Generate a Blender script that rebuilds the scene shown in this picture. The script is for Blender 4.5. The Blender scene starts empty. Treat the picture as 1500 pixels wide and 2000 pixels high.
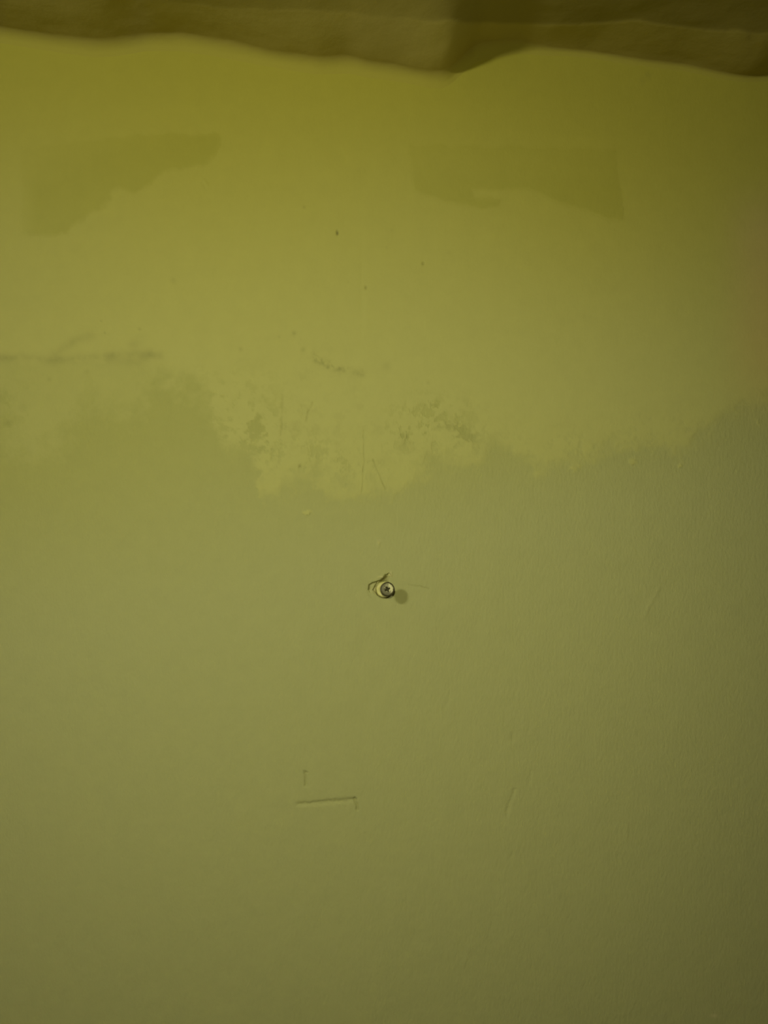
import bpy, math
import numpy as np
import bmesh
from mathutils import Vector

# ------------------------------------------------------------------ frame, camera, light
S = 0.00036            # metres per photograph pixel on the wall plane
D = 0.55               # camera to wall
ZC = 2.08              # camera height
W, H = 1500, 2000
scene = bpy.context.scene
col = scene.collection


def wx(px): return (px - 750.0) * S
def wz(py): return ZC + (1000.0 - py) * S


cam_d = bpy.data.cameras.new('camera')
cam_d.sensor_fit = 'VERTICAL'
cam_d.sensor_height = 36.0
cam_d.lens = 18.0 * D / (1000 * S)
cam_d.clip_start = 0.01
cam = bpy.data.objects.new('camera', cam_d)
cam.location = (0, -D, ZC)
cam.rotation_euler = (math.radians(90), 0, 0)
col.objects.link(cam)
scene.camera = cam

world = bpy.data.worlds.new('world')
scene.world = world
world.use_nodes = True
bg = world.node_tree.nodes['Background']
bg.inputs[0].default_value = (1.0, 0.86, 0.45, 1)
bg.inputs[1].default_value = 0.045

PLUG_PX, PLUG_PY = 750.7, 1151.5


def point(name, loc, power, colour, radius):
    d = bpy.data.lights.new(name, 'POINT')
    d.energy = power
    d.color = colour
    d.shadow_soft_size = radius
    o = bpy.data.objects.new(name, d)
    o.location = loc
    col.objects.link(o)
    return o


# the room's bulb, up to the left behind the photographer, just below the ceiling
KD = 0.90
point('room_lamp', (wx(PLUG_PX) - 0.55 * KD, -KD, wz(PLUG_PY) + 0.41 * KD), 18.2, (1.0, 0.985, 0.87), 0.055)
# the phone's own torch, right beside the lens
sd = bpy.data.lights.new('torch_lamp', 'SPOT')
sd.energy = 4.05
sd.color = (1.0, 0.96, 0.58)
sd.spot_size = 2 * 0.83
sd.spot_blend = 1.0
sd.shadow_soft_size = 0.010
so = bpy.data.objects.new('torch_lamp', sd)
so.location = (-0.012, -0.556, ZC + 0.045)
col.objects.link(so)
aim = Vector((-0.040, 0.0, ZC - 0.045)) - so.location
so.rotation_euler = aim.to_track_quat('-Z', 'Y').to_euler()

scene.view_settings.view_transform = 'Standard'
scene.view_settings.look = 'None'
scene.view_settings.gamma = 1.0
scene.view_settings.use_curve_mapping = False
scene.view_settings.exposure = 0.0

# ------------------------------------------------------------------ numeric helpers
rng = np.random.RandomState(7)


def sstep(a, b, x):
    t = np.clip((x - a) / (b - a), 0, 1)
    return t * t * (3 - 2 * t)


_tabs = {}


def vnoise(x, y, cell, seed):
    if seed not in _tabs:
        _tabs[seed] = np.random.RandomState(seed).rand(256, 256) * 2 - 1
    t = _tabs[seed]
    u, v = x / cell + 1000.0, y / cell + 1000.0
    i, j = np.floor(u).astype(int), np.floor(v).astype(int)
    fu, fv = u - i, v - j
    fu = fu * fu * (3 - 2 * fu)
    fv = fv * fv * (3 - 2 * fv)
    i0, j0, i1, j1 = i & 255, j & 255, (i + 1) & 255, (j + 1) & 255
    a = t[i0, j0] * (1 - fu) + t[i1, j0] * fu
    b = t[i0, j1] * (1 - fu) + t[i1, j1] * fu
    return a * (1 - fv) + b * fv


def fbm(x, y, cell, seed, octs=4, gain=0.5):
    s, amp, tot = 0, 1.0, 0
    for k in range(octs):
        s = s + amp * vnoise(x, y, cell / 2 ** k, seed + k)
        tot += amp
        amp *= gain
    return s / tot * 1.5


def segdist(x, y, ax, ay, bx, by):
    dx, dy = bx - ax, by - ay
    t = np.clip(((x - ax) * dx + (y - ay) * dy) / (dx * dx + dy * dy + 1e-9), 0, 1)
    return np.hypot(x - ax - t * dx, y - ay - t * dy), t


def polyline(x, y, pts):
    d = np.full(np.shape(x), 1e9)
    for (a, b) in zip(pts[:-1], pts[1:]):
        d = np.minimum(d, segdist(x, y, a[0], a[1], b[0], b[1])[0])
    return d


def polygon(x, y, pts):
    """signed distance, positive inside"""
    d = polyline(x, y, pts + pts[:1])
    ins = np.zeros(np.shape(x), bool)
    for (a, b) in zip(pts, pts[1:] + pts[:1]):
        if a[1] == b[1]:
            continue
        c = (a[1] > y) != (b[1] > y)
        ins ^= c & (x < (b[0] - a[0]) * (y - a[1]) / (b[1] - a[1]) + a[0])
    return np.where(ins, d, -d)


def curve(pts):
    p = np.array(pts, float)
    return lambda x: np.interp(x, p[:, 0], p[:, 1])


def grid_mesh(name, P, nu, nv, mat, attrs, parent=None, keep=None):
    """P (nu*nv,3) laid out u-major; keep: mask per face"""
    iu, iv = np.meshgrid(np.arange(nu - 1), np.arange(nv - 1), indexing='ij')
    a = (iu * nv + iv).ravel()
    F = np.stack([a, a + nv, a + nv + 1, a + 1], 1)
    if keep is not None:
        F = F[keep]
        used = np.unique(F)
        remap = np.zeros(len(P), int)
        remap[used] = np.arange(len(used))
        F = remap[F]
        P = P[used]
        attrs = {k: v[used] for k, v in attrs.items()}
    me = bpy.data.meshes.new(name)
    me.vertices.add(len(P))
    me.vertices.foreach_set('co', P.astype(np.float32).ravel())
    me.loops.add(F.size)
    me.loops.foreach_set('vertex_index', F.astype(np.int32).ravel())
    me.polygons.add(len(F))
    me.polygons.foreach_set('loop_start', np.arange(0, F.size, 4, dtype=np.int32))
    me.polygons.foreach_set('loop_total', np.full(len(F), 4, np.int32))
    me.update(calc_edges=True)
    me.polygons.foreach_set('use_smooth', np.ones(len(F), bool))
    for k, v in attrs.items():
        at = me.attributes.new(k, 'FLOAT', 'POINT')
        at.data.foreach_set('value', v.astype(np.float32))
    me.materials.append(mat)
    o = bpy.data.objects.new(name, me)
    col.objects.link(o)
    if parent:
        o.parent = parent
    return o


# ------------------------------------------------------------------ materials
class NT:
    def __init__(self, name):
        self.m = bpy.data.materials.new(name)
        self.m.use_nodes = True
        self.t = self.m.node_tree
        self.b = self.t.nodes['Principled BSDF']

    def n(self, kind, **kw):
        nd = self.t.nodes.new(kind)
        for k, v in kw.items():
            setattr(nd, k, v)
        return nd

    def link(self, a, b): self.t.links.new(a, b)

    def attr(self, name):
        return self.n('ShaderNodeAttribute', attribute_name=name).outputs['Fac']

    def mix(self, fac, a, b, mode='MIX'):
        nd = self.n('ShaderNodeMix', data_type='RGBA', blend_type=mode)
        for s, v in ((nd.inputs[0], fac), (nd.inputs[6], a), (nd.inputs[7], b)):
            if isinstance(v, (tuple, list)):
                s.default_value = (*v, 1)
            elif isinstance(v, (int, float)):
                s.default_value = v
            else:
                self.link(v, s)
        return nd.outputs[2]

    def math(self, op, a, b=None):
        nd = self.n('ShaderNodeMath', operation=op)
        for s, v in zip(nd.inputs, (a, b)):
            if v is None:
                continue
            if isinstance(v, (int, float)):
                s.default_value = v
            else:
                self.link(v, s)
        return nd.outputs[0]

    def noise(self, scale, detail=4, rough=0.55, stretch=(1, 1, 1)):
        tc = self.n('ShaderNodeTexCoord')
        mp = self.n('ShaderNodeMapping')
        mp.inputs['Scale'].default_value = stretch
        self.link(tc.outputs['Object'], mp.inputs[0])
        nd = self.n('ShaderNodeTexNoise')
        nd.inputs['Scale'].default_value = scale
        nd.inputs['Detail'].default_value = detail
        nd.inputs['Roughness'].default_value = rough
        self.link(mp.outputs[0], nd.inputs['Vector'])
        return nd.outputs['Fac']


OLIVE = (0.455, 0.464, 0.188)      # older emulsion on the lower wall
YELLOW = (0.512, 0.508, 0.166)     # smoother skimmed upper wall
OLIVE_AGED = (0.428, 0.428, 0.122)
AGED = (0.500, 0.461, 0.054)       # the same, yellowed towards the ceiling
BARE = (0.64, 0.60, 0.27)          # bare filler in the chip
CEIL = (0.50, 0.428, 0.098)

wm = NT('painted_plaster')
c = wm.mix(wm.attr('aged'), YELLOW, AGED)
c = wm.mix(wm.attr('skim'), wm.mix(wm.attr('aged_low'), OLIVE, OLIVE_AGED), c)
c = wm.mix(wm.math('MULTIPLY', wm.attr('tone'), 1.0), c, (0.88, 0.885, 0.76), 'MULTIPLY')
c = wm.mix(wm.attr('stain_shade'), c, (0.20, 0.185, 0.055))  # real stains, plus shade painted round the chip and plug
c = wm.mix(wm.attr('brown'), c, (0.57, 0.475, 0.15))
c = wm.mix(wm.attr('bare'), c, BARE)
c = wm.mix(wm.attr('edge'), c, CEIL)
g = wm.noise(90, 6, 0.6)
gv = wm.math('ADD', wm.math('MULTIPLY', wm.math('SUBTRACT', g, 0.5), 0.10), 1.0)
gc = wm.n('ShaderNodeCombineColor')
for i in range(3):
    wm.link(gv, gc.inputs[i])
c = wm.mix(1.0, c, gc.outputs[0], 'MULTIPLY')
wm.link(c, wm.b.inputs['Base Color'])
wm.b.inputs['Roughness'].default_value = 0.72
wm.b.inputs['Specular IOR Level'].default_value = 0.15
roll = wm.noise(420, 3, 0.6, (1.25, 1, 0.55))
fine = wm.noise(1100, 2, 0.5)
soft = wm.noise(45, 3, 0.5)
amt = wm.math('SUBTRACT', 1.0, wm.math('MULTIPLY', wm.attr('skim'), 0.72))
hgt = wm.math('ADD', wm.math('MULTIPLY', wm.math('MULTIPLY', roll, amt), 1.0), wm.math('MULTIPLY', fine, 0.12))
hgt = wm.math('ADD', hgt, wm.math('MULTIPLY', soft, 1.1))
bp = wm.n('ShaderNodeBump')
bp.inputs['Strength'].default_value = 1.0
bp.inputs['Distance'].default_value = 0.00042
wm.link(hgt, bp.inputs['Height'])
wm.link(bp.outputs[0], wm.b.inputs['Normal'])
WALL = wm.m

cm = NT('ceiling_distemper')
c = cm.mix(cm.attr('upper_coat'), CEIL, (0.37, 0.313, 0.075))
c = cm.mix(cm.attr('mottled'), c, (0.47, 0.40, 0.12))
c = cm.mix(cm.attr('wallside'), c, AGED)  # wall colour fades in, painting the junction's soft shading
cm.link(c, cm.b.inputs['Base Color'])
cm.b.inputs['Roughness'].default_value = 0.8
cm.b.inputs['Specular IOR Level'].default_value = 0.1
cb = cm.n('ShaderNodeBump')
cb.inputs['Distance'].default_value = 0.0003
cm.link(cm.noise(160, 5, 0.6), cb.inputs['Height'])
cm.link(cb.outputs[0], cm.b.inputs['Normal'])
CEILING = cm.m


def plain(name, colour, rough=0.5, scale=300, var=0.25, spec=0.4, bump=0.0):
    k = NT(name)
    lo = tuple(v * (1 - var) for v in colour)
    hi = tuple(min(1, v * (1 + var)) for v in colour)
    f = k.noise(scale, 4)
    k.link(k.mix(f, lo, hi), k.b.inputs['Base Color'])
    k.b.inputs['Roughness'].default_value = rough
    k.b.inputs['Specular IOR Level'].default_value = spec
    if bump:
        q = k.n('ShaderNodeBump')
        q.inputs['Distance'].default_value = bump
        k.link(f, q.inputs['Height'])
        k.link(q.outputs[0], k.b.inputs['Normal'])
    return k.m


# ------------------------------------------------------------------ the wall's relief and coats, in wall coordinates
jag = curve([(-4000, 62), (0, 62), (40, 69), (100, 78), (180, 90), (225, 88), (285, 77), (350, 77), (400, 84), (470, 97), (540, 110),
             (620, 123), (680, 121), (720, 130), (780, 138), (840, 150), (872, 150), (900, 124), (930, 96), (960, 93),
             (1010, 86), (1060, 97), (1150, 104), (1250, 120), (1330, 129), (1400, 144), (1450, 152), (1500, 150), (6000, 150)])
_jx = np.linspace(-4200, 6200, 5201)
_jy = jag(_jx)


def smooth_line(n):
    k = np.hanning(n + 2)[1:-1]
    k /= k.sum()
    return np.convolve(np.pad(_jy, (n // 2, n // 2), 'edge'), k, 'valid')[:len(_jx)]


_j1 = smooth_line(23)
_jy = curve([(-4200, 60), (0, 61), (285, 76), (640, 97), (830, 103), (1010, 97), (1250, 116), (1500, 145), (6200, 140)])(_jx)
_j2 = smooth_line(181)             # the ceiling's own level, without the plaster lumps that hang along the wall
def junction(px): return np.interp(px, _jx, _j1)
def junction_far(px): return np.interp(px, _jx, _j2)


skim_edge = curve([(-5000, 850), (0, 850), (35, 862), (70, 893), (95, 880), (120, 838), (160, 800), (230, 795), (280, 770), (320, 745),
                   (370, 748), (410, 785), (435, 850), (470, 890), (505, 935), (512, 985), (542, 983), (552, 950),
                   (620, 952), (690, 963), (760, 961), (820, 942), (860, 924), (940, 908), (970, 880), (1000, 880),
                   (1050, 906), (1100, 892), (1170, 886), (1210, 880), (1280, 880), (1320, 888), (1350, 868),
                   (1390, 842), (1430, 806), (1480, 784), (1500, 778), (5000, 770)])


def wall_fields(x, y):
    """relief h (metres, towards the room) and coat masks at photograph-scaled wall coordinates"""
    f = {}
    # --- skimmed upper coat
    n = fbm(x, y, 60, 11, 5, 0.62)
    n2 = fbm(x, y, 22, 31, 4, 0.6)
    n3 = fbm(x, y, 9, 231, 3, 0.7)
    fld = (skim_edge(x + 10 * n2) - y) / (30.0 + 22.0 * sstep(450, 330, x)) + 0.8 * n + 0.6 * n2 + 0.25 * n3
    for (bx, by, rx, ry, a) in [(515, 850, 32, 42, -2.6), (470, 820, 40, 30, -1.2), (850, 790, 20, 16, -2.8), (838, 825, 16, 30, -2.0),
                                (810, 850, 36, 18, -2.0), (920, 848, 26, 20, -2.6), (835, 890, 26, 14, -1.2), (620, 905, 45, 16, -1.5),
                                (560, 840, 22, 30, -0.8), (680, 880, 30, 10, -0.9), (10, 770, 26, 18, -2.6), (15, 825, 10, 8, -2.0),
                                (330, 735, 60, 22, -0.8), (390, 755, 30, 14, -0.8),
                                (600, 1000, 12, 7, 2.6), (1240, 895, 8, 12, 2.0), (1330, 903, 6, 6, 2.4), (1122, 918, 12, 5, 1.4),
                                (1480, 822, 8, 8, 1.6), (640, 945, 40, 10, 0.3), (740, 1058, 7, 7, 1.6)]:
        fld = fld + a * (1 if a > 0 else 1) * np.exp(-((x + 9 * n2 + 7 * n3 - bx) / rx) ** 2 - ((y + 9 * n - 6 * n3 - by) / ry) ** 2) * (0.75 + 0.7 * n2 + 0.4 * n3) \
            * np.where(a > 0, np.clip(-fld, 1, 4), np.clip(fld * 0.6, 1, 4))
    skim = sstep(-0.8, 1.0, fld)
    zone = np.zeros_like(x)
    for (bx, by, rx, ry, a) in [(480, 830, 80, 90, 1), (850, 835, 95, 60, 1), (610, 890, 110, 45, .8), (380, 770, 60, 40, .6), (700, 930, 60, 30, .4),
                                (30, 790, 50, 50, .7), (1080, 880, 120, 40, .7), (1300, 850, 90, 45, .6)]:
        zone = zone + a * np.exp(-((x - bx) / rx) ** 2 - ((y - by) / ry) ** 2)
    n4 = 0.55 * fbm(x, y, 34, 251, 4, 0.62) + 0.6 * n3
    skim = np.clip(skim - 0.85 * np.clip(zone, 0, 1) * sstep(0.0, 0.55, n4) * skim, 0, 1)
    skim = skim * (1 - 0.40 * sstep(345, 270, x + 14 * n) * sstep(694, 716, y + 8 * n2))
    f['skim'] = skim
    f['aged'] = sstep(900, 60, y + 60 * vnoise(x, y, 400, 5))
    f['aged_low'] = sstep(1250, 760, y + 60 * vnoise(x, y, 400, 6) + 0.25 * (x - 400))
    # --- two darker old patches
    pa = polygon(x + 5 * n2, y + 5 * n2, [(42, 290), (200, 272), (300, 262), (428, 262), (430, 285), (405, 322), (360, 330), (318, 336), (298, 362),
                                          (262, 378), (232, 366), (205, 400), (172, 426), (140, 440), (132, 458), (110, 466),
                                          (70, 458), (40, 462)])
    pb = polygon(x + 5 * n2, y + 5 * n2, [(798, 280), (900, 284), (1206, 290), (1218, 430), (1190, 434), (1168, 420), (1122, 406), (1090, 396),
                                          (1055, 380), (1030, 371), (1000, 374), (925, 374), (925, 386), (978, 388),
                                          (972, 404), (930, 408), (880, 398), (806, 372)])
    fa = 0.25 + 0.75 * sstep(300, 420, y + 0.35 * x) * sstep(30, 80, x)
    fb = 0.45 + 0.55 * sstep(300, 390, y)
    f['patch_a'] = sstep(-6, 8, pa) * fa * 0.85
    f['patch_b'] = sstep(-6, 8, pb) * fb * 0.8
    tone = f['patch_a'] + f['patch_b']
    # --- stained streaks
    st = 0.27 * np.exp(-(polyline(x, y, [(-60, 700), (45, 697), (100, 704), (190, 698), (235, 690), (312, 694)]) / 8.0) ** 2) * (0.75 + 0.5 * n2)
    st = st + 0.18 * np.exp(-(polyline(x, y, [(110, 690), (150, 664), (180, 655)]) / 9) ** 2) * (0.8 + 0.5 * n2)
    st = st + 0.15 * np.exp(-(polyline(x, y, [(215, 700), (270, 706), (290, 690)]) / 10) ** 2)
    st = st + 0.14 * np.exp(-(((x - 262) / 12) ** 2 + ((y - 672) / 10) ** 2))
    blob = np.clip(0.5 + 1.2 * n2, 0, 1.4)
    blob = blob * sstep(-0.75, 0.25, n3)
    st = st + 0.30 * np.exp(-(polyline(x, y, [(572, 655), (590, 684), (620, 702), (650, 715), (672, 719), (706, 728)]) / 8.0) ** 2) * blob * sstep(560, 600, x + 10 * n)
    for (bx, by, r, a) in [(575, 651, 4, .4), (470, 682, 4, .3), (545, 658, 3, .2), (661, 722, 4, .35), (640, 718, 3, .4), (592, 684, 5, .25),
                           (755, 716, 8, .18), (704, 731, 6, .16), (836, 748, 3, .25), (205, 650, 2, .45), (273, 643, 3, .35), (198, 627, 2, .4),
                           (16, 826, 7, .22), (45, 796, 9, .15), (97, 741, 4, .2), (170, 726, 5, .16), (586, 911, 2.6, .6), (594, 405, 3, .35),
                           (827, 515, 2.6, .55), (715, 562, 2.8, .55), (755, 484, 3, .15), (765, 451, 4, .12), (877, 494, 4, .12), (1265, 147, 7, .18),
                           (1255, 158, 6, .14), (338, 547, 6, .14), (680, 551, 3, .1), (340, 550, 5, .1)]:
        st = st + 0.75 * a * np.exp(-((x - bx) ** 2 + (y - by) ** 2) / r ** 2)
    st = st + 1.0 * np.exp(-((x - 659) / 2.0) ** 2 - ((y - 455) / 4.0) ** 2)
    st = st + 0.10 * np.clip(n2 * 2.2 - 0.5, 0, 1) * np.exp(-((x - 600) / 130) ** 2 - ((y - 800) / 120) ** 2)
    st = st + 0.12 * np.clip(n2 * 2.2 - 0.3, 0, 1) * np.exp(-((x - 840) / 110) ** 2 - ((y - 840) / 60) ** 2)
    # --- relief
    h = 0.00010 * fbm(x, y, 260, 51, 2) + 0.00022 * skim
    h = h + 0.00006 * fbm(x, y, 30, 61, 3) * (0.35 + 0.65 * (1 - skim))
    hy = vnoise(x * 1.0 + 0.25 * y, y * 0.28, 14, 71)
    h = h + 0.000045 * hy * (1 - skim) * np.exp(-((x - 780) / 330) ** 2)
    h = h + 0.00007 * vnoise(x, y * 0.12, 18, 73) * np.exp(-((x - 640) / 150) ** 2 - ((y - 850) / 110) ** 2)
    # trowel ridge over the pale edge left and the vertical scuff above the middle
    h = h + 0.00030 * np.exp(-(polyline(x, y, [(175, 650), (215, 649), (278, 653)]) / 3.5) ** 2)
    h = h + 0.00016 * np.exp(-((x - 718) / 7) ** 2) * sstep(420, 520, y) * sstep(700, 600, y) * (0.6 + 0.4 * vnoise(x, y, 40, 77))
    h = h - 0.00016 * np.exp(-((x - 706) / 6) ** 2) * sstep(420, 520, y) * sstep(700, 600, y)
    lines = [  # points, width px, depth m (positive = groove), stain
        ([(552, 772), (551, 812), (548, 852)], 1.8, 0.0005, .25), ([(611, 786), (604, 800), (598, 822)], 1.8, 0.00045, .22),
        ([(590, 790), (592, 815)], 1.6, 0.00015, .05), ([(711, 840), (712, 900), (707, 962)], 1.6, 0.00028, .12),
        ([(728, 898), (738, 920), (752, 954)], 1.5, 0.0004, .3), ([(728, 898), (718, 904)], 1.5, 0.0003, .2),
        ([(597, 1509), (596, 1520), (597, 1534)], 2.8, 0.0009, .16), ([(594, 1509), (600, 1509)], 2.2, 0.00035, .1),
        ([(583, 1570), (620, 1568), (660, 1565), (693, 1562)], 4.2, 0.0009, .10), ([(693, 1560), (696, 1570), (698, 1581)], 2.4, 0.0010, .22),
        ([(677, 1566), (677, 1576)], 2.5, 0.0003, .0),
        ([(1036, 1508), (1033, 1535)], 2.4, 0.00035, .0), ([(1006, 1542), (998, 1562), (994, 1575), (990, 1592)], 2.8, 0.00050, .0),
        ([(1001, 1430), (999, 1446)], 2.5, 0.00035, .1), ([(988, 1395), (984, 1412)], 3, 0.0002, .0), ([(1000, 1665), (997, 1678)], 2.5, 0.00035, .0),
        ([(1286, 1152), (1276, 1170), (1260, 1200)], 3.5, -0.00030, .0), ([(1030, 1430), (1036, 1412)], 3, 0.0002, 0),
        ([(800, 1143), (820, 1145), (837, 1149)], 1.6, 0.00030, .3), ([(716, 1150), (723, 1166)], 1.8, 0.0002, .12),
        ([(398, 352), (404, 362)], 3.0, -0.00035, .0), ([(396, 358), (402, 372)], 2.0, 0.00025, .06),
        ([(916, 1850), (905, 1885)], 4, -0.0002, 0), ([(735, 1052), (742, 1060), (739, 1068)], 3, -0.00025, 0),
        ([(870, 1330), (880, 1352), (870, 1385)], 4, 0.00018, 0), ([(1225, 1620), (1222, 1640)], 4, -0.0002, 0),
        ([(930, 930), (905, 975)], 5, -0.00010, 0), ([(250, 930), (225, 965)], 4, 0.0001, 0), ([(860, 655), (800, 700)], 3, -.0001, 0)]
    for pts, w, dep, s_ in lines:
        d = np.exp(-(polyline(x + 1.5 * n3, y + 1.5 * n3, pts) / w) ** 2) * (0.8 + 0.5 * n2 if w < 2 else 1.0)
        h = h - dep * d
        st = st + 0.95 * s_ * d
    h = h - 0.0012 * np.exp(-((x - 659) / 2.4) ** 2 - ((y - 455) / 4.5) ** 2)
    for (bx, by) in [(715, 562), (827, 515), (586, 911)]:
        h = h - 0.0008 * np.exp(-((x - bx) ** 2 + (y - by) ** 2) / 3.0 ** 2)
    # --- chipped plaster round the plug
    cj = 1.2 * vnoise(x, y, 6, 91) + 0.6 * vnoise(x, y, 2.5, 92)
    p1 = polygon(x, y, [(719, 1152), (721, 1142), (727, 1138), (734, 1136), (744, 1132), (752, 1123), (759, 1119), (763, 1122), (757, 1132),
                        (757, 1142), (750, 1152), (738, 1166), (729, 1158), (722, 1158)]) + cj
    p2 = polygon(x, y, [(736, 1137), (729, 1152), (737, 1163), (752, 1152), (757, 1138), (760, 1126), (750, 1130)]) + 0.6 * cj
    c1, c2 = sstep(-1.2, 1.2, p1), sstep(-1.0, 1.0, p2)
    p3 = polygon(x, y, [(739, 1138), (747, 1131), (754, 1122), (759, 1120), (757, 1128), (755, 1138), (750, 1140)]) + 0.5 * cj
    c3 = sstep(-1.0, 1.6, p3)
    crack = np.exp(-(polyline(x, y, [(721, 1151), (722, 1143), (728, 1139), (735, 1137), (745, 1134), (754, 1127)]) / 1.5) ** 2)
    crack = crack + np.exp(-(polyline(x, y, [(736, 1139), (733, 1145), (729, 1152)]) / 1.3) ** 2)
    crack = crack + 0.5 * np.exp(-(polyline(x, y, [(729, 1153), (735, 1158)]) / 1.8) ** 2)
    hole = sstep(17.7, 16.2, np.hypot(x - PLUG_PX, y - PLUG_PY) + 0.5 * cj)
    fade = sstep(1170, 1148, y) * 0.85 + 0.15
    h = h - 0.0008 * c1 * fade - 0.0009 * c2 - 0.0016 * c3 - 0.0009 * crack + 0.0003 * cj * c1 - 0.0012 * hole
    for (bx, by, rx, ry, a) in [(744, 1127, 6, 2.4, .0007), (764, 1122, 2.5, 4.5, .0008), (728, 1134, 7, 2.5, .0003), (717, 1150, 3, 8, .00025)]:
        h = h + a * np.exp(-((x - bx) / rx) ** 2 - ((y - by) / ry) ** 2) * (1 - c1)
    f['bare'] = np.clip(0.15 * c1 + 0.35 * c2, 0, 1) * (1 - 0.6 * hole) * (1 - c3)
    for (bx, by, rx, ry, a) in [(745, 1127, 6, 2.4, .6), (764, 1122, 2.5, 4.5, .7), (1395, 1984, 7, 3.6, .7), (740, 1058, 5, 6, .25)]:
        f['bare'] = np.clip(f['bare'] + a * np.exp(-((x - bx) / rx) ** 2 - ((y - by) / ry) ** 2), 0, 1)
    st = st + 0.7 * crack + 0.42 * c3  # shade along the chip's edges and in its notch, painted dark
    st = st + 0.25 * hole * (1 - c2) + 0.55 * np.exp(-((np.hypot(x - PLUG_PX, y - PLUG_PY) - 17) / 1.1) ** 2) * sstep(1152, 1163, y)  # contact shade painted round the plug, strongest below it
    # --- soft shading under the ceiling painted in: ceiling colour fades onto the wall
    soft_w = 20 - 10 * sstep(900, 1050, x)
    e = (y - junction(x) + 6 * n2) / soft_w
    f['edge'] = 0.5 * sstep(1.4, -0.5, e)
    f['brown'] = 0.8 * sstep(1380, 1500, x) * sstep(1800, 1540, x) * sstep(330, 470, y) * sstep(860, 640, y)
    f['stain_shade'] = np.clip(st, 0, 1)
    f['tone'] = np.clip(tone, 0, 1)
    return h, f


def axis_lines(parts):
    g_ = np.unique(np.concatenate(parts))
    return g_


def around(lo, hi, step, fine):
    """even lines from lo to hi, with finer lines inside the given spans"""
    out, p = [], lo
    while p < hi:
        out.append(p)
        p += next((st_ for a_, b_, st_ in fine if a_ <= p < b_), step)
    return np.array(out)


gx = axis_lines([np.array([-4200, -2600, -1500, -900, -500, -250]),
                 around(-120, 1621, 2.6, [(700, 850, 0.62), (575, 700, 1.3)]), np.array([1750, 2000, 2400, 3000, 4100, 5700])])
gy = axis_lines([np.array([-40, 20]), around(40, 2081, 2.6, [(1108, 1186, 0.62), (1500, 1590, 1.3)]),
                 np.array([2250, 2600, 3200, 4200, 5600, 1000 + ZC / S])])
X, Y = np.meshgrid(gx, gy, indexing='ij')
xs, ys = X.ravel(), Y.ravel()
hh, fields = wall_fields(xs, ys)
P = np.stack([wx(xs), -hh, wz(ys)], 1)
MASKS = ('brown', 'aged_low', 'skim', 'aged', 'tone', 'stain_shade', 'bare', 'edge')
att = {k: fields[k] for k in MASKS}
wall = grid_mesh('wall_back', P, len(gx), len(gy), WALL, att)
wall['kind'] = 'structure'
wall['label'] = 'olive yellow plastered wall with worn paint and a chipped hole round a screw'


def face_mean(v):
    g_ = v.reshape(len(gx), len(gy))
    return (0.25 * (g_[:-1, :-1] + g_[1:, :-1] + g_[:-1, 1:] + g_[1:, 1:])).ravel()


def coat(name, mask, thr, lift, label):
    keep = face_mean(mask) > thr
    Q = P.copy()
    Q[:, 1] -= lift * (0.3 + 0.7 * np.clip((mask - thr) / 0.3, 0, 1))
    o = grid_mesh(name, Q, len(gx), len(gy), WALL, att, wall, keep)
    o['label'] = label
    return o


coat('skim_coat', fields['skim'] * sstep(30, 60, ys), 0.5, 0.00012, 'smoother yellow coat over the upper half, ragged lower edge')
coat('old_paint_patch', fields['patch_a'], 0.22, 0.00026, 'darker sloping patch high on the left')
coat('old_paint_patch', fields['patch_b'], 0.22, 0.00026, 'darker patch with a ragged lower edge high on the right')

# ------------------------------------------------------------------ ceiling
cd = np.unique(np.concatenate([np.arange(0, 0.02, 0.0006), np.arange(0.02, 0.13, 0.0014), np.array([0.15, 0.2, 0.3, 0.5, 0.9, 1.5, 2.3])]))
cx = np.unique(np.concatenate([np.array([-4200, -2600, -1500, -900, -500, -250]), np.arange(-120, 1621, 4.0),
                               np.array([1750, 2000, 2400, 3000, 4100, 5700])]))
CX, CDp = np.meshgrid(cx, cd, indexing='ij')
xs2, ds = CX.ravel(), CDp.ravel()
zj, zf = wz(junction(xs2)), wz(junction_far(xs2))
zflat = wz(110.0)
fall = np.exp(-(ds / 0.055) ** 2)
far = sstep(0.12, 0.9, ds)
z = zf * (1 - far) + zflat * far + (zj - zf) * fall
rad = 0.0085 - 0.0050 * sstep(940, 1120, xs2)
t = np.clip(ds / rad, 0, 1)
z = z - rad * (1 - np.sqrt(np.clip(1 - (1 - t) ** 2, 0, 1)))
z = z + 0.0007 * fbm(xs2, ds / S, 90, 131, 3) * sstep(0, 0.01, ds)
# where each point falls on the photograph tells where its coats lie on the ceiling
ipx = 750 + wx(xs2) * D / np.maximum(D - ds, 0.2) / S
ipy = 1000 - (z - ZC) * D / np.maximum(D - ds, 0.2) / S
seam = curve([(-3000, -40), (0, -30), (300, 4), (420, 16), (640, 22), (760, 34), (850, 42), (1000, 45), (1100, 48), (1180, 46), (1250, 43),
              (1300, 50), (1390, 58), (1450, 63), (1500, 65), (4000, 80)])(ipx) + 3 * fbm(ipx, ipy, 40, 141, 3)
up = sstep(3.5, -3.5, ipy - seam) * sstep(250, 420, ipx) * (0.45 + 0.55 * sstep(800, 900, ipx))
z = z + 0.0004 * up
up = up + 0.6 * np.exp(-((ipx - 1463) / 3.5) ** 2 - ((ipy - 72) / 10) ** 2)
mottled = 0.55 * np.exp(-((ipx - 272) / 26) ** 2) * sstep(-30, 40, ipy)  # paler strip, patch and left end in the ceiling colour
mottled = mottled + 0.45 * np.exp(-((ipx - 745) / 85) ** 4) * sstep(10, 60, ipy) * (0.75 + 0.4 * fbm(ipx, ipy, 60, 151, 3))
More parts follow.
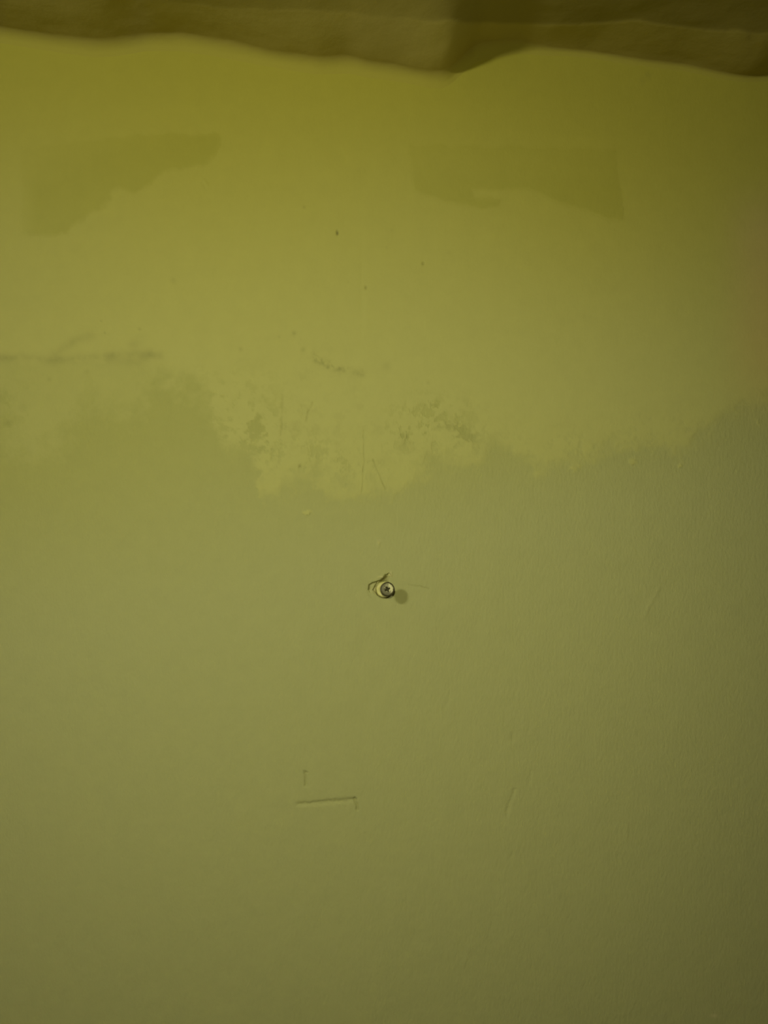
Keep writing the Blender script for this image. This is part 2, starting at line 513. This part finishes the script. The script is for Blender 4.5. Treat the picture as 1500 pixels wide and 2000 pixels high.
mottled = mottled + 0.0 * np.exp(-((ipy - junction(ipx) + 12) / 12) ** 2)
mottled = mottled + 0.4 * sstep(18, 0, ipx)
Pc = np.stack([wx(xs2), -ds - 0.0003, z], 1)
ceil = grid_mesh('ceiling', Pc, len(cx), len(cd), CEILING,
                 {'upper_coat': np.clip(up, 0, 1), 'mottled': np.clip(mottled, 0, 1), 'wallside': 0.75 * sstep(1.1, 0, ds / rad)})
ceil['kind'] = 'structure'
ceil['label'] = 'dim brownish olive plaster ceiling with a lumpy uneven edge'

# ------------------------------------------------------------------ floor of the room, below the frame
fm = plain('floor_boards', (0.20, 0.13, 0.07), 0.6, 12)
me = bpy.data.meshes.new('floor')
x0, x1 = wx(-4200), wx(5700)
me.from_pydata([(x0, 0, 0), (x1, 0, 0), (x1, -2.3, 0), (x0, -2.3, 0), (x0, 0, -.05), (x1, 0, -.05), (x1, -2.3, -.05), (x0, -2.3, -.05)], [],
               [(0, 3, 2, 1), (4, 5, 6, 7), (0, 1, 5, 4), (1, 2, 6, 5), (2, 3, 7, 6), (3, 0, 4, 7)])
me.materials.append(fm)
fl = bpy.data.objects.new('floor', me)
col.objects.link(fl)
fl['kind'] = 'structure'

# ------------------------------------------------------------------ the hollow wall plug
PR = 0.0185                                            # how far it sticks out
k = (D - PR) / D
base = Vector((wx(PLUG_PX), 0.0, wz(PLUG_PY)))
tip = Vector((wx(757) * k, -PR, ZC + (1000 - 1151.0) * S * k))
axis = (tip - base).normalized()
L = (tip - base).length
U = Vector((0, 0, 1)).cross(axis).normalized()
V = axis.cross(U)
R_TIP = 14.2 * S * k
R_BASE = 15.6 * S

plug_m = plain('yellowed_plastic', (0.72, 0.69, 0.25), 0.42, 700, 0.10, 0.4, 0.00005)
shank_m = plain('dull_screw_steel', (0.13, 0.12, 0.06), 0.45, 900, 0.3, 0.5)
recess_m = plain('dark_recess', (0.055, 0.052, 0.022), 0.8, 900, 0.3, 0.2)

hm = NT('tarnished_screw_head')
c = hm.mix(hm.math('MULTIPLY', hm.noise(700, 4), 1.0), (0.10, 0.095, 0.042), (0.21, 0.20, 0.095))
c = hm.mix(hm.attr('mottled'), c, (0.74, 0.72, 0.40))  # lit side of the head, painted into its colour
c = hm.mix(hm.attr('rim'), c, (0.045, 0.040, 0.008))  # dark oxide edge, deepened to paint in its shade
hm.link(c, hm.b.inputs['Base Color'])
hm.b.inputs['Metallic'].default_value = 0.1
hm.b.inputs['Roughness'].default_value = 0.5
hb = hm.n('ShaderNodeBump')
hb.inputs['Distance'].default_value = 0.00018
hm.link(hm.noise(900, 4), hb.inputs['Height'])
hm.link(hb.outputs[0], hm.b.inputs['Normal'])


def thing(name, label, cat):
    o = bpy.data.objects.new(name, None)
    o.location = base
    o.empty_display_size = 0.01
    col.objects.link(o)
    o['label'], o['category'] = label, cat
    return o


def part(name, verts, faces, mat, parent, smooth=True, attrs=None):
    m_ = bpy.data.meshes.new(name)
    m_.from_pydata(verts, [], faces)
    bm = bmesh.new()
    bm.from_mesh(m_)
    bmesh.ops.recalc_face_normals(bm, faces=bm.faces)
    bm.to_mesh(m_)
    bm.free()
    for p in m_.polygons:
        p.use_smooth = smooth
    for kk, vv in (attrs or {}).items():
        m_.attributes.new(kk, 'FLOAT', 'POINT').data.foreach_set('value', np.array(vv, np.float32))
    m_.materials.append(mat)
    o = bpy.data.objects.new(name, m_)
    o.parent = parent
    col.objects.link(o)
    return o


def place(a, u, v):
    """a along the screw, u to the photograph's right, v up"""
    return tuple(axis * a + RIGHT * u + UP * v)


RIGHT = U if U.x > 0 else -U
UP = V if V.z > 0 else -V


def ring(prof, seg, fn=None, loop=False, cap=False):
    vs, fs = [], []
    for i, (a, r) in enumerate(prof):
        for j in range(seg):
            th = 2 * math.pi * j / seg
            aa, rr = fn(a, r, th, i) if fn else (a, r)
            vs.append(place(aa, rr * math.cos(th), rr * math.sin(th)))
    n = len(prof)
    for i in range(n if loop else n - 1):
        for j in range(seg):
            j2, i2 = (j + 1) % seg, (i + 1) % n
            fs.append((i * seg + j, i * seg + j2, i2 * seg + j2, i2 * seg + j))
    if cap:
        fs.append(tuple(range(seg)))
        fs.append(tuple((n - 1) * seg + j for j in range(seg)))
    return vs, fs


# --- the plastic plug in the wall: a flared collar on a split sleeve
plug = thing('wall_plug', 'yellowed plastic wall plug set in the chipped hole, a screw in its mouth', 'wall plug')
pr = 15.8 * S


def flare(a, r, th, i):
    return a + 0.00018 * math.sin(3 * th + 0.6), r * (1 + 0.022 * math.sin(2 * th + 1.9) + 0.010 * math.sin(7 * th))


part('collar', *ring([(-0.0015, pr * 0.97), (0.0006, pr), (0.0013, pr * 0.985), (0.0018, pr * 0.93), (0.0020, pr * 0.84), (0.0019, pr * 0.55),
                      (0.0012, pr * 0.45), (-0.0015, pr * 0.43)], 64, flare, True), plug_m, plug)
part('sleeve', *ring([(-0.0014, pr * 0.80), (-0.030, pr * 0.66), (-0.032, pr * 0.60), (-0.032, pr * 0.44), (-0.0014, pr * 0.46)], 32, None, True), plug_m, plug)
for q in (0, 1):
    vs = [place(a, sgn * w, v) for a in (-0.012, -0.028) for (sgn, w, v) in ((1, 0.0006, (1 - 2 * q) * pr * 0.66), (-1, 0.0006, (1 - 2 * q) * pr * 0.66),
                                                                             (-1, 0.0003, (1 - 2 * q) * pr * 0.86), (1, 0.0003, (1 - 2 * q) * pr * 0.86))]
    part('fin', vs, [(0, 1, 2, 3), (4, 5, 6, 7), (0, 1, 5, 4), (1, 2, 6, 5), (2, 3, 7, 6), (3, 0, 4, 7)], plug_m, plug, False)

# --- the screw: countersunk head with a cross recess, threaded shank
screw = thing('screw', 'tarnished cross-head screw standing out of the plug, its round head casting a shadow', 'screw')
RH = R_TIP
NR, NS = 46, 128


def cross(u, v):
    """1 inside the cross recess"""
    ca, sa = math.cos(0.42), math.sin(0.42)
    p, q = (u * ca + v * sa) / RH, (-u * sa + v * ca) / RH
    arm = lambda m_, n_: sstep(0.115, 0.065, abs(n_)) * sstep(0.40, 0.33, abs(m_))
    return float(max(arm(p, q), arm(q, p), sstep(0.22, 0.15, math.hypot(p, q))))


hv, lit_a, rim_a = [], [], []
rad_list = [0.0] + [RH * 0.93 * ((i + 1) / NR) for i in range(NR)]
uu = np.array([r_ * math.cos(2 * math.pi * j / NS) for r_ in rad_list for j in range(NS)])
vv = np.array([r_ * math.sin(2 * math.pi * j / NS) for r_ in rad_list for j in range(NS)])
rr = np.hypot(uu, vv) / RH
pu, pv = uu / (S * k), -vv / (S * k)                  # in photograph pixels from the middle of the head
nz = fbm(pu, pv, 7, 301, 4, 0.6)
nz2 = fbm(pu, pv, 3.0, 311, 3, 0.6)
cr = np.array([cross(a, b) for a, b in zip(uu, vv)])
# lit right half and shaded left and lower edge painted in, broken by tarnish
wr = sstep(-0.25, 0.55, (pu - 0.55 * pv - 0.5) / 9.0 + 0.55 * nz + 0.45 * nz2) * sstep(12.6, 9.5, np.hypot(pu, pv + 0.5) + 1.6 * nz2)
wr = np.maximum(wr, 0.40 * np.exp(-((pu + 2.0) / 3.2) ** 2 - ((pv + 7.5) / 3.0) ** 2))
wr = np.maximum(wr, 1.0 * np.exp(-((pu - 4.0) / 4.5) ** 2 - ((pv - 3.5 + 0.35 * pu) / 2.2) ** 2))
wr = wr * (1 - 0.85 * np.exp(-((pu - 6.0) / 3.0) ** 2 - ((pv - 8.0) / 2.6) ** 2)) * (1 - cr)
aa = L - 0.00045 * sstep(0.70, 0.93, rr) - 0.0022 * cr + 0.00010 * nz * (1 - cr) + 0.00006 * nz2
hv = [place(a, u, v) for a, u, v in zip(aa, uu, vv)]
lit_a = list(np.clip(wr, 0, 1))
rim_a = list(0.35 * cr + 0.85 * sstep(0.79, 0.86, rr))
for (a, r) in [(L - 0.00050, RH * 0.965), (L - 0.00070, RH * 0.99), (L - 0.0011, RH), (L - 0.0014, RH * 0.99), (L - 0.0045, RH * 0.42), (L - 0.0052, RH * 0.34)]:
    for j in range(NS):
        th = 2 * math.pi * j / NS
        hv.append(place(a, r * math.cos(th), r * math.sin(th)))
        lit_a.append(0.0)
        rim_a.append(1.0 if a > L - 0.002 else 0.3)
nrow = len(hv) // NS
hf = [(i * NS + j, i * NS + (j + 1) % NS, (i + 1) * NS + (j + 1) % NS, (i + 1) * NS + j) for i in range(1, nrow - 1) for j in range(NS)]
hf += [(0, NS + j, NS + (j + 1) % NS) for j in range(NS)]
hf.append(tuple((nrow - 1) * NS + j for j in range(NS)))
head = part('head', hv, hf, hm.m, screw, True, {'mottled': lit_a, 'rim': rim_a})
head['label'] = 'round tarnished head with light painted on its right side'
# dark blocks fill the floor of the recess
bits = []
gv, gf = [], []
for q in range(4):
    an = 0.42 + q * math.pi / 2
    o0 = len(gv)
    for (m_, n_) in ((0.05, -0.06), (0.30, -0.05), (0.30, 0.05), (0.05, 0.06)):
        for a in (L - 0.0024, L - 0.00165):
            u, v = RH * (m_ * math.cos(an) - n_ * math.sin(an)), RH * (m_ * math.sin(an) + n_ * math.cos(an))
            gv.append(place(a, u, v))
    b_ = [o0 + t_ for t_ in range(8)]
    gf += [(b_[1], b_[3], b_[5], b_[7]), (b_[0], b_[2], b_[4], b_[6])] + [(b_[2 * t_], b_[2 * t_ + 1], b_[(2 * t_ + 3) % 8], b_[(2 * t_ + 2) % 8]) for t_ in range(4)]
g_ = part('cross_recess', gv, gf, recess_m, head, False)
g_['label'] = 'dark cross-shaped driver recess'
# threaded shank
RS = RH * 0.33
turns, seg = 15, 24
tv, tf = [], []
a0, a1 = L - 0.0048, -0.020
steps = turns * 8
for i in range(steps + 1):
    a = a0 + (a1 - a0) * i / steps
    for j in range(seg):
        th = 2 * math.pi * j / seg
        ph = (turns * i / steps + th / (2 * math.pi)) % 1.0
        grip = 0.24 * max(0.0, 1 - abs(ph - 0.5) / 0.28) * (1.0 if a < L - 0.0058 else 0.0)
        tv.append(place(a, RS * (1 + grip) * math.cos(th), RS * (1 + grip) * math.sin(th)))
for i in range(steps):
    for j in range(seg):
        j2 = (j + 1) % seg
        tf.append((i * seg + j, i * seg + j2, (i + 1) * seg + j2, (i + 1) * seg + j))
tf += [tuple(range(seg)), tuple(steps * seg + j for j in range(seg))]
part('threaded_shank', tv, tf, shank_m, screw)
